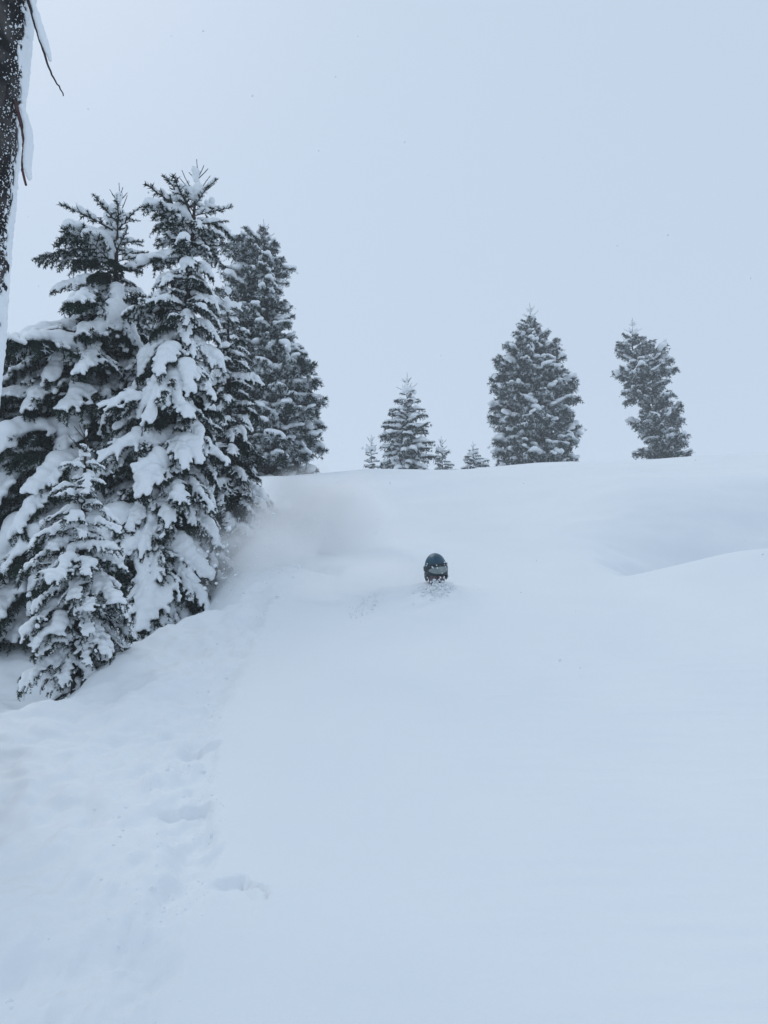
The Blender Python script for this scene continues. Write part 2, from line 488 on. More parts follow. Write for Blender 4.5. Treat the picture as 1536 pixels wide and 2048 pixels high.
def make_bough(seed, L, a0, a1, nlat, latlen, needle, snow, droop_lat=-0.5, tert=4, cover=0.8, rime=0.12, far=False, tipup=0.0, hang=0, hang_len=0.1, bare=False, clump=0):
    """one snow laden bough: returns (foliage mesh, snow mesh); grows along +X"""
    rng = np.random.default_rng(seed)
    ds, nl, wd, per = needle
    rmain, rlat, voxel = snow
    G = Geo()
    tris = []; rim = []
    balls = []
    def foliage(path):
        V = needles(path, rng, ds, nl, wd, per)
        (rim if rng.random() < rime else tris).append(V)
    main = bend_path((0, 0, 0), 0, a0, a1, L, 14, rng)
    if tipup:
        main[:, 2] += tipup * L * np.linspace(0, 1, 15) ** 2.5
    V, Fc = tube(main, np.linspace(0.013, 0.004, 15) * (1.4 if far else 1.0) * max(0.6, L), 4); G.add(V, Fc, 0)
    foliage(main[5:])
    tan = np.gradient(main, axis=0); tan /= np.linalg.norm(tan, axis=1)[:, None]
    # snow along the stem
    phase = rng.uniform(0, 6.28)
    tips = [main[9], main[12]]
    patch = (rng.random(6) < 0.78).astype(float)
    for u in np.arange(0.12, 0.93, 0.045 / L):
        p = np.array([np.interp(u, np.linspace(0, 1, 15), main[:, i]) for i in range(3)])
        r = rmain * (0.65 + 0.5 * math.sin(math.pi * min(1, u * 1.05)) + 0.30 * math.sin(u * 9 + phase)) * rng.uniform(0.8, 1.15)
        if r < rmain * 0.45: continue
        balls.append((p[0], p[1] + rng.normal() * 0.02, p[2] + r * 0.80, r * 1.05, r * 1.15, r * 0.85))
    for i in range(nlat):
        u = 0.13 + 0.85 * (i + 0.5) / nlat
        side = 1 if i % 2 else -1
        p = np.array([np.interp(u, np.linspace(0, 1, 15), main[:, k]) for k in range(3)])
        tg = np.array([np.interp(u, np.linspace(0, 1, 15), tan[:, k]) for k in range(3)])
        ll = latlen * (0.22 + 0.78 * (1 - u) ** 0.75) * (0.55 + 0.45 * min(1, u / 0.3)) * rng.uniform(0.7, 1.25)
        yaw = math.atan2(tg[1], tg[0]) + side * (0.95 - 0.35 * u + rng.normal() * 0.15)
        pit = math.asin(max(-1, min(1, tg[2]))) * 0.75
        lat = bend_path(p, yaw, pit + 0.05, pit + droop_lat + rng.normal() * 0.18, ll, 6, rng, 0.22)
        V, Fc = tube(lat, np.linspace(0.005, 0.002, 7), 3); G.add(V, Fc, 0)
        foliage(lat)
        tips.append(lat[4])
        if ll > 0.10:
            for k in range(tert):
                uu = 0.2 + 0.75 * (k + rng.uniform(0, 1)) / tert
                q = np.array([np.interp(uu, np.linspace(0, 1, 7), lat[:, c]) for c in range(3)])
                tt = bend_path(q, yaw + (1 if k % 2 else -1) * rng.uniform(0.5, 1.0), pit + droop_lat * 0.6, pit + droop_lat * 1.5, ll * rng.uniform(0.22, 0.42), 3, rng, 0.2)
                foliage(tt)
                if rng.random() < cover * 0.7:
                    for c in (1, 2):
                        r = rlat * rng.uniform(0.5, 0.9)
                        balls.append((tt[c, 0], tt[c, 1], tt[c, 2] + r * 0.75, r, r, r * 0.8))
        for k in range(hang):
            uu = rng.uniform(0.1, 1.0)
            q = np.array([np.interp(uu, np.linspace(0, 1, 7), lat[:, c]) for c in range(3)])
            foliage(bend_path(q, yaw + rng.normal() * 0.8, pit - 0.6, pit - 1.3, hang_len * rng.uniform(0.5, 1.2), 3, rng, 0.25))
        if rng.random() < cover * (0.35 + 0.85 * patch[int(u * 5.99)]):
            stop = rng.uniform(0.7, 1.0)
            for uu in np.arange(0, stop, max(0.03 / max(ll, 0.05), 0.12)):
                q = np.array([np.interp(uu, np.linspace(0, 1, 7), lat[:, c]) for c in range(3)])
                r = rlat * (1.15 - 0.6 * uu) * rng.uniform(0.75, 1.2)
                balls.append((q[0], q[1], q[2] + r * 0.85, r * 1.1, r * 1.1, r * 0.8))
    for arr, mi in ((tris, 1), (rim, 2)):
        if arr:
            V = np.concatenate(arr)
            G.add(V, np.arange(len(V)).reshape(-1, 3), mi)
    if clump:
        balls = []
        for k in range(clump):
            q = tips[int(rng.integers(len(tips)))]
            r0 = rmain * rng.choice([0.55, 0.7, 0.9, 1.2, 1.7])
            for j in range(7):
                d = rng.normal(size=3) * r0 * 0.55
                r = r0 * rng.uniform(0.55, 1.0)
                balls.append((q[0] + d[0], q[1] + d[1], q[2] + 0.06 + r * 0.5 + d[2] * 0.25, r * 1.1, r * 1.1, r * 0.72))
    nm = M['needle_far'] if far else M['needle']
    fm = G.mesh('bough', [M['twig'], nm, M['rime']])
    sm = None if bare else snow_mesh('snow_load', balls, voxel, M['snow'], 4 if clump else 2)
    return fm, sm

NEAR_N = (0.012, 0.030, 0.0085, 4)
FAR_N = (0.040, 0.085, 0.026, 3)
BOUGH = {}
BOUGH['heavy'] = [(1.1, make_bough(100 + i, 1.1, R(8), R(-62), 30, 0.42, NEAR_N, ((0.100, 0.050, 0.015) if i % 3 == 0 else (0.070, 0.040, 0.015)), -0.62, 5, 0.95, 0.04, hang=3, hang_len=0.15)) for i in range(9)]
BOUGH['long'] = [(1.7, make_bough(130 + i, 1.7, R(8), R(-55), 40, 0.52, NEAR_N, ((0.100, 0.050, 0.017) if i % 2 == 0 else (0.070, 0.040, 0.017)), -0.60, 6, 0.95, 0.04, hang=4, hang_len=0.16)) for i in range(6)]
BOUGH['light'] = [(0.9, make_bough(150 + i, 0.9, R(12), R(-42), 24, 0.30, NEAR_N, (0.042, 0.024, 0.012), -0.40, 5, 0.66, 0.10, hang=2, hang_len=0.11)) for i in range(6)]
BOUGH['bare'] = [(0.9, make_bough(180 + i, 0.9, R(5), R(-45), 20, 0.36, (0.014, 0.034, 0.011, 4), (0.045, 0.024, 0.014), -0.5, 4, 0.0, 0.0, hang=3, hang_len=0.16, bare=True)) for i in range(3)]
BOUGH['small'] = [(0.45, make_bough(200 + i, 0.45, R(18), R(-35), 14, 0.19, NEAR_N, (0.050, 0.028, 0.012), -0.3, 3, 0.60, 0.12, hang=1, hang_len=0.07)) for i in range(5)]
BOUGH['shoot'] = [(0.40, make_bough(230 + i, 0.40, R(15), R(5), 9, 0.09, NEAR_N, (0.022, 0.013, 0.008), -0.05, 0, 0.4, 0.05)) for i in range(4)]
BOUGH['sapling'] = [(0.45, make_bough(260 + i, 0.45, R(10), R(-60), 16, 0.20, (0.008, 0.018, 0.0050, 4), (0.038, 0.020, 0.009), -0.5, 4, 0.62, 0.14, hang=2, hang_len=0.06)) for i in range(6)]
BOUGH['fir'] = [(1.3, make_bough(300 + i, 1.3, R(5), R(-35), 15, 0.55, FAR_N, (0.070, 0.085, 0.032), -0.12, 6, 0.50, 0.32, True, 0.32, hang=2, hang_len=0.20, clump=12)) for i in range(10)]
BOUGH['tiny'] = [(0.9, make_bough(350 + i, 0.9, R(5), R(-25), 10, 0.36, (0.05, 0.085, 0.030, 3), (0.085, 0.06, 0.04), -0.2, 2, 0.55, 0.15, True, 0.1, hang=1, hang_len=0.15)) for i in range(4)]

def stem_at(stem, t):
    s = np.asarray(stem, float)
    u = np.linspace(0, 1, len(s))
    return np.array([np.interp(t, u, s[:, i]) for i in range(3)])

def spruce(name, label, base, apex_off, profile, nb, kinds, seed, group=None, stem_r=0.09, bend=None, tilt=(0.25, -0.25), tmin=0.03, joined=False, top=True, top_s=1.0, jit=0.18, wob=0.14, cap=1.0):
    """profile: rows (t, radius left, radius right) t from base 0 to apex 1; apex_off = apex relative to base"""
    rng = np.random.default_rng(seed)
    root = bpy.data.objects.new(name, None)
    root.empty_display_size = 0.3
    root.location = base
    link(root)
    tag(root, label, 'tree', group)
    ap = np.array(apex_off, float)
    h = ap[2]
    if bend is None:
        bend = [(0, 0, 0), (ap[0] * 0.5, ap[1] * 0.5, h * 0.5), tuple(ap)]
    bu = np.linspace(0, 1, 25)
    bp = np.array(bend, float)
    bt = bp[:, 2] / h
    stem = np.stack([smooth_interp(bt, bp[:, 0], bu), smooth_interp(bt, bp[:, 1], bu), bu * h], 1)
    stem[0, 2] -= 0.35
    V, Fc = tube(stem, stem_r * (1 - bu) ** 0.8 + 0.006, 8)
    link(bpy.data.objects.new('trunk', mesh_np('trunk', V, Fc, [M['twig']])), root)
    pt = np.array([r[0] for r in profile]); pl = np.array([r[1] for r in profile]); pr = np.array([r[2] for r in profile])
    az = rng.uniform(0, 6.28)
    jf = Geo() if joined else None
    jv, jfc, jmi = [], [], []; off = 0
    sv, sfc = [], []; soff = 0
    # more boughs where the crown is wide
    tt = np.linspace(tmin, 0.965, 200)
    wgt = np.interp(tt, pt, pl) + np.interp(tt, pt, pr) + 0.25 * (np.interp(pt, pt, pl).max())
    cum = np.cumsum(wgt); cum /= cum[-1]
    for i in range(nb):
        t = float(np.interp((i + rng.uniform(0.2, 0.8)) / nb, cum, tt))
        az += 2.39996 + rng.normal() * 0.25
        cx = math.cos(az)
        rl = np.interp(t, pt, pl); rr = np.interp(t, pt, pr)
        rad = (rl * (1 - cx) + rr * (1 + cx)) / 2
        rad *= rng.uniform(1 - jit * 1.6, 1 + jit)
        ks = kinds(t, rng)
        if ks == 'bare': rad *= 0.72
        if ks == 'heavy' and rad > 1.2: ks = 'long'
        Lk, (fm, sm) = BOUGH[ks][int(rng.integers(len(BOUGH[ks])))]
        sc = max(0.12, rad) / (Lk * 0.86)
        pos = stem_at(stem, t)
        pitch = tilt[1] + (tilt[0] - tilt[1]) * t + rng.normal() * wob
        mat = Matrix.Translation(pos) @ Matrix.Rotation(az, 4, 'Z') @ Matrix.Rotation(-pitch, 4, 'Y') @ Matrix.Rotation(rng.normal() * wob * 1.8, 4, 'X') @ Matrix.Diagonal((sc, sc * rng.uniform(0.85, 1.15), sc, 1))
        if not joined:
            bo = bpy.data.objects.new('bough', fm)
            link(bo, root); bo.matrix_local = mat
            if sm:
                so = link(bpy.data.objects.new('snow_load', sm), bo)
                if ks in ('fir', 'tiny'): so['kind'] = 'stuff'
        else:
            MM = np.array(mat)
            for me, A, Fq, kind in ((fm, jv, jfc, 0), (sm, sv, sfc, 1)):
                co = np.empty(len(me.vertices) * 3, dtype=np.float32); me.vertices.foreach_get('co', co)
                co = co.reshape(-1, 3) @ MM[:3, :3].T + MM[:3, 3]
                o0 = off if kind == 0 else soff
                for p_ in me.polygons:
                    Fq.append(tuple(v + o0 for v in p_.vertices))
                    if kind == 0: jmi.append(p_.material_index)
                A.append(co)
                if kind == 0: off += len(co)
                else: soff += len(co)
    if joined:
        link(tag(bpy.data.objects.new('crown', mesh_np('crown', np.concatenate(jv), jfc, [M['twig'], M['needle_far'], M['rime']], False, jmi)), kind='stuff'), root)
        link(tag(bpy.data.objects.new('snow_load', mesh_np('snow_load', np.concatenate(sv), sfc, [M['snow']])), kind='stuff'), root)
    if top:
        # leader with a whorl of bare upright shoots and a cap of snow
        G = Geo(); nd = []
        balls = []
        s = top_s
        def shoot(p, yaw, pit, ln):
            pth = bend_path(p, yaw, pit, pit + 0.15, ln, 4, rng, 0.08)
            V, Fc = tube(pth, np.linspace(0.007, 0.004, 5) * s, 4); G.add(V, Fc, 0)
            if cap >= 1 and rng.random() < 0.6:
                for c_ in (0, 1, 2):
                    r = 0.026 * s * rng.uniform(0.5, 1.0)
                    balls.append((pth[c_, 0], pth[c_, 1], pth[c_, 2] + r, r, r, r))
            nd.append(needles(pth, rng, 0.010 * s, 0.015 * s, 0.005 * s, 3, 1.2))
        shoot(stem[-1] - np.array([0, 0, 0.05]), 0, R(86), 0.34 * s)
        for wv, (dz, cnt, pit, ln) in enumerate(((0.0, 5, 48, 0.22), (-0.22, 6, 32, 0.30))):
            q = stem_at(stem, 1 + dz * s / h)
            a0 = rng.uniform(0, 6.28)
            for k in range(cnt):
                shoot(q, a0 + k * 6.283 / cnt + rng.normal() * 0.2, R(pit + rng.normal() * 9), ln * s * rng.uniform(0.75, 1.2))
            rr0 = (0.055 + 0.045 * wv) * s * cap
            for k in range(13):
                d = rng.normal(size=2) * rr0 * (0.35 + 0.55 * wv)
                r = rr0 * rng.uniform(0.35, 0.75)
                balls.append((q[0] + d[0], q[1] + d[1], q[2] + (0.06 - 0.04 * wv) * s + rng.uniform(-0.07, 0.10) * s * (1 - 0.5 * wv), r, r, r * 1.25))
        V = np.concatenate(nd); G.add(V, np.arange(len(V)).reshape(-1, 3), 1)
        lo = link(bpy.data.objects.new('leader_shoot', G.mesh('leader_shoot', [M['twig'], M['needle'], M['rime']])), root)
        link(bpy.data.objects.new('snow_cap', snow_mesh('snow_cap', balls, 0.012 * s, M['snow'])), lo)
    return root

def place(name, label, base_px, apex_px, Y, prof_px, *a, sink=0.0, **k):
    """prof_px rows (py, radius left m, radius right m)"""
    b0 = at(base_px[0], base_px[1], Y)
    b0.z = hz(b0.x, b0.y) - sink
    top = at(apex_px[0], apex_px[1], Y)
    off = top - b0
    rows = []
    for py, l, r in prof_px:
        zz = at((base_px[0] + apex_px[0]) / 2, py, Y).z
        rows.append(((zz - b0.z) / off.z, l, r))
    rows.sort()
    return spruce(name, label, b0, off, rows, *a, **k)

G1 = 'spruces in the hollow on the left'
G2 = 'trees along the ridge'
def k_heavy(t, rng):
    if t > 0.91 or (t > 0.84 and rng.random() < 0.3): return 'shoot'
    if t < 0.85 and rng.random() < 0.18: return 'bare'
    if t > 0.80: return 'small' if rng.random() < 0.75 else 'light'
    return 'heavy' if rng.random() < 0.72 else 'light'
def k_light(t, rng):
    if t < 0.85 and rng.random() < 0.22: return 'bare'
    if t > 0.9: return 'shoot' if rng.random() < .5 else 'small'
    if t > 0.75: return 'small' if rng.random() < 0.6 else 'light'
    return 'light' if rng.random() < 0.72 else 'heavy'

place('spruce_tree', 'big snow-laden spruce at the left edge, its tip lower than its neighbour', (205, 1270), (237, 405), 9.7,
      [(405, .10, .10), (440, .42, .28), (485, .75, .40), (560, .85, .50), (625, 1.1, .55), (670, 1.55, .65), (800, 1.75, .85), (950, 1.85, .95), (1150, 1.75, .95), (1280, 1.5, .95)],
      265, k_heavy, 11, G1, stem_r=0.10, tilt=(0.18, -0.28), wob=0.2)
place('spruce_tree', 'tallest heavily snow-laden spruce on the left, with bare twigs at its tip', (325, 1270), (393, 360), 9.0,
      [(360, .10, .10), (400, .36, .40), (445, .66, .42), (500, .52, .30), (600, .62, .40), (700, .74, .46), (800, .86, .54), (900, .96, .60), (1050, 1.05, .66), (1180, 1.1, .70), (1280, 1.0, .76)],
      270, k_heavy, 12, G1, stem_r=0.10, tilt=(0.12, -0.42), wob=0.2)
place('spruce_tree', 'slim frosted spruce squeezed between the big pair and the hazy tall one', (462, 1130), (455, 585), 11.6,
      [(585, .08, .08), (640, .30, .28), (720, .45, .42), (800, .55, .50), (900, .60, .58), (1000, .65, .70), (1080, .6, .55), (1130, .5, .40)],
      150, k_light, 13, G1, stem_r=0.07, tilt=(0.20, -0.30), wob=0.18)
place('spruce_sapling', 'small snowy spruce sapling in front of the big trees', (150, 1400), (172, 880), 5.8,
      [(880, .03, .03), (925, .12, .14), (990, .26, .24), (1060, .32, .27), (1150, .38, .40), (1250, .40, .36), (1330, .34, .32), (1400, .20, .22)],
      85, lambda t, rng: 'sapling', 14, G1, stem_r=0.03, tilt=(0.35, -0.20), top_s=0.55, tmin=0.02, cap=0.45, wob=0.2)

# taller tree farther up the slope behind the group
place('conifer_tree', 'tall hazy conifer with leaning top rising behind the left group', (548, 955), (527, 462), 22.0,
      [(462, .10, .10), (475, .45, .2), (495, .8, .35), (530, 1.15, .70), (565, 1.15, .55), (610, 1.2, .50), (650, 1.2, .85), (700, 1.2, 1.05), (770, 1.3, 1.35), (830, 1.4, 1.50), (900, 1.4, 1.25), (960, 1.3, .95)],
      235, lambda t, rng: 'fir', 15, G2, stem_r=0.17, tilt=(0.15, -0.1), tmin=0.0, sink=0.3, wob=0.2, jit=0.2, top_s=1.3)
place('conifer_tree', 'broad dense conifer, largest of those standing on the ridge', (1078, 932), (1060, 624), 42.0,
      [(624, .10, .10), (640, .50, .40), (660, .85, .70), (700, 1.35, 1.25), (750, 1.95, 1.7), (790, 2.0, 2.1), (850, 2.0, 2.0), (900, 1.9, 1.95), (935, 1.8, 1.9)],
      285, lambda t, rng: 'fir', 16, G2, stem_r=0.22, tilt=(0.25, 0.0), tmin=0.0, sink=0.2, wob=0.2, jit=0.16, top_s=1.8)

def crooked():
    Y = 45.0
    b0 = at(1330, 928, Y); b0.z = hz(b0.x, b0.y) - 0.2
    pts = [(1335, 925), (1325, 880), (1308, 840), (1284, 790), (1280, 730), (1266, 690), (1264, 655)]
    bend = [(0, 0, 0)]
    for i, (px, py) in enumerate(pts):
        q = at(px, py, Y) - b0
        if q.z > 0.6: bend.append((q.x, 0.25 * math.sin(i * 1.7), q.z))
    hh = bend[-1][2]
    def tz(py): return (at(1290, py, Y).z - b0.z) / hh
    prof = [(tz(662), .12, .12), (tz(680), .75, .6), (tz(705), 1.0, 1.35), (tz(730), 1.2, 1.7), (tz(765), 1.3, 1.9), (tz(790), 1.45, 1.2), (tz(812), .85, 1.15), (tz(832), .9, 1.6), (tz(855), 1.2, 1.8), (tz(880), 1.25, 1.5), (tz(905), 1.6, 1.8), (tz(930), 1.8, 1.7)]
    prof = [(t_, l_ * 0.96, r_ * 0.94) for t_, l_, r_ in prof]
    prof.sort()
    return spruce('conifer_tree', 'crooked thin conifer, rightmost tree on the ridge', b0, bend[-1], prof, 165, lambda t, rng: 'fir', 17, G2, stem_r=0.2, bend=bend, tilt=(0.2, 0.05), tmin=0.0, jit=0.30, wob=0.24, top_s=1.8)
crooked()

place('spruce_tree', 'slender pointed spruce, tallest of the four small ones on the ridge', (815, 942), (814, 768), 38.0,
      [(768, .15, .15), (800, .55, .5), (840, .95, .9), (880, 1.15, 1.0), (920, 1.25, 1.15), (945, 1.3, 1.2)],
      100, lambda t, rng: 'tiny', 18, G2, stem_r=0.09, tilt=(0.35, -0.1), top_s=2.0, sink=0.2)
place('spruce_sapling', 'tiny pale spruce, leftmost on the ridge line', (743, 944), (742, 886), 38.0,
      [(886, .1, .1), (910, .35, .3), (944, .55, .5)], 34, lambda t, rng: 'tiny', 19, G2, stem_r=0.04, tilt=(0.4, 0.0), joined=True, top_s=1.5, sink=0.2)
place('spruce_sapling', 'tiny spruce just right of the slender pointed spruce', (886, 943), (883, 890), 38.0,
      [(890, .1, .1), (910, .40, .35), (944, .6, .6)], 36, lambda t, rng: 'tiny', 20, G2, stem_r=0.04, tilt=(0.4, 0.0), joined=True, top_s=1.5, sink=0.2)
place('spruce_sapling', 'tiny bushy spruce beside the broad dense conifer', (950, 942), (946, 896), 38.0,
      [(896, .12, .12), (915, .45, .5), (944, .65, .75)], 40, lambda t, rng: 'tiny', 21, G2, stem_r=0.04, tilt=(0.3, 0.0), joined=True, top_s=1.2, sink=0.2)

# ------------------------------------------------------------------ old trunk at the left edge of the frame
def old_trunk():
    rng = np.random.default_rng(31)
    Y = 3.7
    e1, e2 = at(62, 0, Y), at(-4, 640, Y)
    rad = 0.21
    lean = (e1.x - e2.x) / (e1.z - e2.z)
    x0 = e2.x - rad - 0.01
    gz = hz(x0, Y)
    def cx(z): return x0 + (z - e2.z) * lean
    zs = np.arange(gz - 0.5, gz + 9.0, 0.03)
    sides = 120
    ang = np.linspace(0, 2 * math.pi, sides, endpoint=False)
    A, Z = np.meshgrid(ang, zs)
    taper = rad * (1.12 - 0.035 * (Z - gz)) + 0.10 * np.exp(-np.clip(Z - gz, 0, 9) / 0.25)
    # furrowed bark plates
    nz = fbm(np.cos(A) * 3.5 + Z * 0.35, np.sin(A) * 3.5 + Z * 1.4, 71, 4)
    ridge = np.abs(fbm(np.cos(A) * 5 + 9, np.sin(A) * 5 + Z * 2.6, 77, 3))
    Rr = taper + 0.010 * nz - 0.020 * np.exp(-(ridge / 0.12) ** 2) + 0.005 * fbm(A * 9, Z * 26, 79, 2)
    X = cx(Z) + Rr * np.cos(A); YY = Y + Rr * np.sin(A)
    ids = np.arange(len(zs) * sides).reshape(len(zs), sides)
    nxt = np.roll(ids, -1, axis=1)
    Fq = np.stack([ids[:-1].ravel(), nxt[:-1].ravel(), nxt[1:].ravel(), ids[1:].ravel()], 1)
    root = bpy.data.objects.new('dead_tree', None); root.location = (x0, Y, gz); link(root)
    tag(root, 'dark bare tree trunk plastered with snow along one side, at the left edge', 'tree')
    V = np.stack([X.ravel(), YY.ravel(), Z.ravel()], 1) - np.array([x0, Y, gz])
    link(bpy.data.objects.new('trunk', mesh_np('trunk', V, Fq, [M['bark']])), root)
    # wind-plastered snow on the right flank
    balls = []
    for z in np.arange(gz, gz + 6.0, 0.022):
        wav = 0.5 + 0.5 * vnoise(np.array([z * 1.7]), np.array([0.3]), 81)[0]
        ragged = vnoise(np.array([z * 9]), np.array([0.7]), 82)[0]
        tp = rad * (1.12 - 0.035 * (z - gz))
        a_lo = 0.16 - 0.34 * wav - 0.26 * ragged
        for a in np.arange(a_lo, 1.5, 0.13):
            r = 0.009 + 0.017 * wav * math.cos((a - 0.5) * 0.9) + rng.uniform(-0.004, 0.006)
            if a < a_lo + 0.15: r *= rng.uniform(0.3, 0.8)
            balls.append((cx(z) + tp * math.cos(a) - x0, tp * math.sin(a), z - gz, r, r, r * 1.2))
    link(bpy.data.objects.new('plastered_snow', snow_mesh('plastered_snow', balls, 0.008, M['snow'], 2)), root)
    # scattered flecks caught in the bark
    iv, fi = ico(1)
    fv = []
    for k in range(5200):
        z = rng.uniform(gz + 0.3, gz + 6)
        a = (rng.uniform(-2.6, 0.0) if rng.random() < 0.35 else 0.05 - abs(rng.normal()) * 0.32) if rng.random() < 0.88 else rng.uniform(0.5, 3.5)
        tp = rad * (1.12 - 0.035 * (z - gz)) + 0.002
        r = rng.uniform(0.0012, 0.0042) * (2.4 if rng.random() < 0.06 else 1)
        fv.append(iv * np.array((r, r, r * rng.uniform(0.6, 1.8))) * rng.uniform(0.7, 1.2, (len(iv), 1)) + np.array((cx(z) + tp * math.cos(a) - x0, tp * math.sin(a), z - gz)))
    Fc = fi[None] + (np.arange(len(fv)) * len(iv))[:, None, None]
    link(tag(bpy.data.objects.new('snow_flecks', mesh_np('snow_flecks', np.concatenate(fv), Fc.reshape(-1, 3), [M['snow']])), kind='stuff'), root)
    base = Vector((x0, Y, gz))
    def branch(pts, r0, r1, mat, snow):
        P = np.array([tuple(at(px, py, Y - dy) - base) for px, py, dy in pts])
        u = np.linspace(0, 1, len(P)); uu = np.linspace(0, 1, 26)
        P2 = np.stack([smooth_interp(u, P[:, i], uu) for i in range(3)], 1)
        P2 += 0.0012 * rng.normal(size=P2.shape)
        V, Fc = tube(P2, np.linspace(r0, r1, 26), 7)
        br = link(bpy.data.objects.new('branch', mesh_np('branch', V, Fc, [mat])), root)
        bl = []
        for u0, u1, dx, r in snow:
            for q in np.arange(u0, u1, 0.018):
                s_ = (q - u0) / (u1 - u0)
                rr = r * (0.45 + 0.75 * math.sin(math.pi * min(1, 0.12 + s_ * 0.8))) * rng.uniform(0.85, 1.1)
                p = [np.interp(q, uu, P2[:, i]) for i in range(3)]
                bl.append((p[0] + dx, p[1], p[2] + 0.012, rr, rr, rr * 1.3))
        link(bpy.data.objects.new('snow_load', snow_mesh('snow_load', bl, 0.007, M['snow'], 3)), br)
        return br
    branch([(50, -25, .05), (66, 35, .06), (78, 75, .06), (90, 112, .06), (103, 148, .06), (118, 172, .06), (127, 192, .06)], 0.009, 0.003, M['twig'], [(0.06, 0.55, 0.018, 0.018)])
    br = branch([(30, 205, .05), (44, 255, .06), (48, 290, .06), (45, 320, .06), (46, 345, .06), (52, 370, .06)], 0.010, 0.006, M['redtwig'], [(0.05, 0.93, 0.026, 0.021)])
old_trunk()

# ------------------------------------------------------------------ skier, neck deep in powder
def ellipsoid(c, r, sub=3):
    iv, fi = ico(sub)
    return iv * np.array(r) + np.array(c), fi

def skier():
    hd = SK
    joints = {   # local, head centre at the origin, facing -Y
        'pelvis': ((0.02, 0.34, -0.72), 0.135), 'spine': ((0.01, 0.24, -0.52), 0.13), 'chest': ((0.0, 0.14, -0.37), 0.14),
        'neck': ((0, 0.05, -0.16), 0.062), 'head0': ((0, 0.01, -0.05), 0.075),
        'shl': ((-0.17, 0.12, -0.32), 0.06), 'ell': ((-0.34, -0.05, -0.48), 0.05), 'wrl': ((-0.28, -0.20, -0.60), 0.035), 'hal': ((-0.26, -0.27, -0.62), 0.042),
        'shr': ((0.17, 0.12, -0.32), 0.06), 'elr': ((0.34, -0.03, -0.48), 0.05), 'wrr': ((0.29, -0.18, -0.62), 0.035), 'har': ((0.27, -0.25, -0.64), 0.042),
        'hpl': ((-0.10, 0.34, -0.76), 0.10), 'knl': ((-0.14, -0.02, -0.95), 0.07), 'anl': ((-0.13, 0.18, -1.30), 0.05), 'tol': ((-0.13, -0.02, -1.36), 0.045),
        'hpr': ((0.13, 0.34, -0.76), 0.10), 'knr': ((0.16, 0.0, -0.95), 0.07), 'anr': ((0.15, 0.20, -1.30), 0.05), 'tor': ((0.15, 0.0, -1.36), 0.045)}
    edges = [('pelvis', 'spine'), ('spine', 'chest'), ('chest', 'neck'), ('neck', 'head0'), ('chest', 'shl'), ('shl', 'ell'), ('ell', 'wrl'), ('wrl', 'hal'),
             ('chest', 'shr'), ('shr', 'elr'), ('elr', 'wrr'), ('wrr', 'har'), ('pelvis', 'hpl'), ('hpl', 'knl'), ('knl', 'anl'), ('anl', 'tol'),
             ('pelvis', 'hpr'), ('hpr', 'knr'), ('knr', 'anr'), ('anr', 'tor')]
    def skin(names, eds, grow_, mat, extra=None, voxel=0.011):
        ids = {k: i for i, k in enumerate(names)}
        me = bpy.data.meshes.new('src')
        me.from_pydata([joints[k][0] for k in names], [(ids[a], ids[b_]) for a, b_ in eds], [])
        o = bpy.data.objects.new('src', me); COL.objects.link(o)
        o.modifiers.new('k', 'SKIN')
        for i, k in enumerate(names):
            r = joints[k][1] + grow_
            me.skin_vertices[0].data[i].radius = (r, r)
            me.skin_vertices[0].data[i].use_root = (i == 0)
        sb = o.modifiers.new('d', 'SUBSURF'); sb.levels = 2; sb.render_levels = 2
        dg = bpy.context.evaluated_depsgraph_get()
        m2 = bpy.data.meshes.new_from_object(o.evaluated_get(dg))
        bpy.data.objects.remove(o)
        if extra:
            bm = bmesh.new(); bm.from_mesh(m2)
            for V, Fi in extra:
                vv = [bm.verts.new(v) for v in V]
                for f in Fi: bm.faces.new([vv[i] for i in f])
            bm.to_mesh(m2); bm.free()
            o = bpy.data.objects.new('src', m2); COL.objects.link(o)
            md = o.modifiers.new('r', 'REMESH'); md.mode = 'VOXEL'; md.voxel_size = voxel
            s_ = o.modifiers.new('s', 'SMOOTH'); s_.iterations = 3
            dg = bpy.context.evaluated_depsgraph_get()
            m3 = bpy.data.meshes.new_from_object(o.evaluated_get(dg))
            bpy.data.objects.remove(o); m2 = m3
        m2.materials.clear(); m2.materials.append(mat)
        m2.polygons.foreach_set('use_smooth', np.ones(len(m2.polygons), dtype=bool))
        return m2
    extra = [ellipsoid((0, 0, 0.01), (0.078, 0.098, 0.115)), ellipsoid((0, -0.055, -0.075), (0.045, 0.045, 0.045)), ellipsoid((0, -0.098, -0.030), (0.014, 0.022, 0.026)),
             ellipsoid((0, -0.090, -0.066), (0.024, 0.012, 0.006)), ellipsoid((0, -0.089, -0.080), (0.021, 0.012, 0.007)), ellipsoid((0, -0.083, -0.108), (0.020, 0.016, 0.014)),
             ellipsoid((-0.080, 0.005, -0.02), (0.012, 0.02, 0.032)), ellipsoid((0.080, 0.005, -0.02), (0.012, 0.02, 0.032)),
             ellipsoid((-0.034, -0.086, 0.004), (0.014, 0.010, 0.010)), ellipsoid((0.034, -0.086, 0.004), (0.014, 0.010, 0.010))]
    for sx, h in ((-1, 'hal'), (1, 'har')):
        c = np.array(joints[h][0])
        for k, (dx, ln) in enumerate(((-0.028, 0.045), (-0.009, 0.055), (0.010, 0.052), (0.028, 0.040))):
            extra.append(ellipsoid(c + np.array((dx, -0.035, -0.012)), (0.0095, ln * 0.6, 0.011), 2))
            extra.append(ellipsoid(c + np.array((dx, -0.035 - ln * 0.45, -0.034)), (0.0088, 0.012, ln * 0.5), 2))
        extra.append(ellipsoid(c + np.array((-sx * 0.042, -0.02, -0.005)), (0.011, 0.034, 0.012), 2))
    names = list(joints)
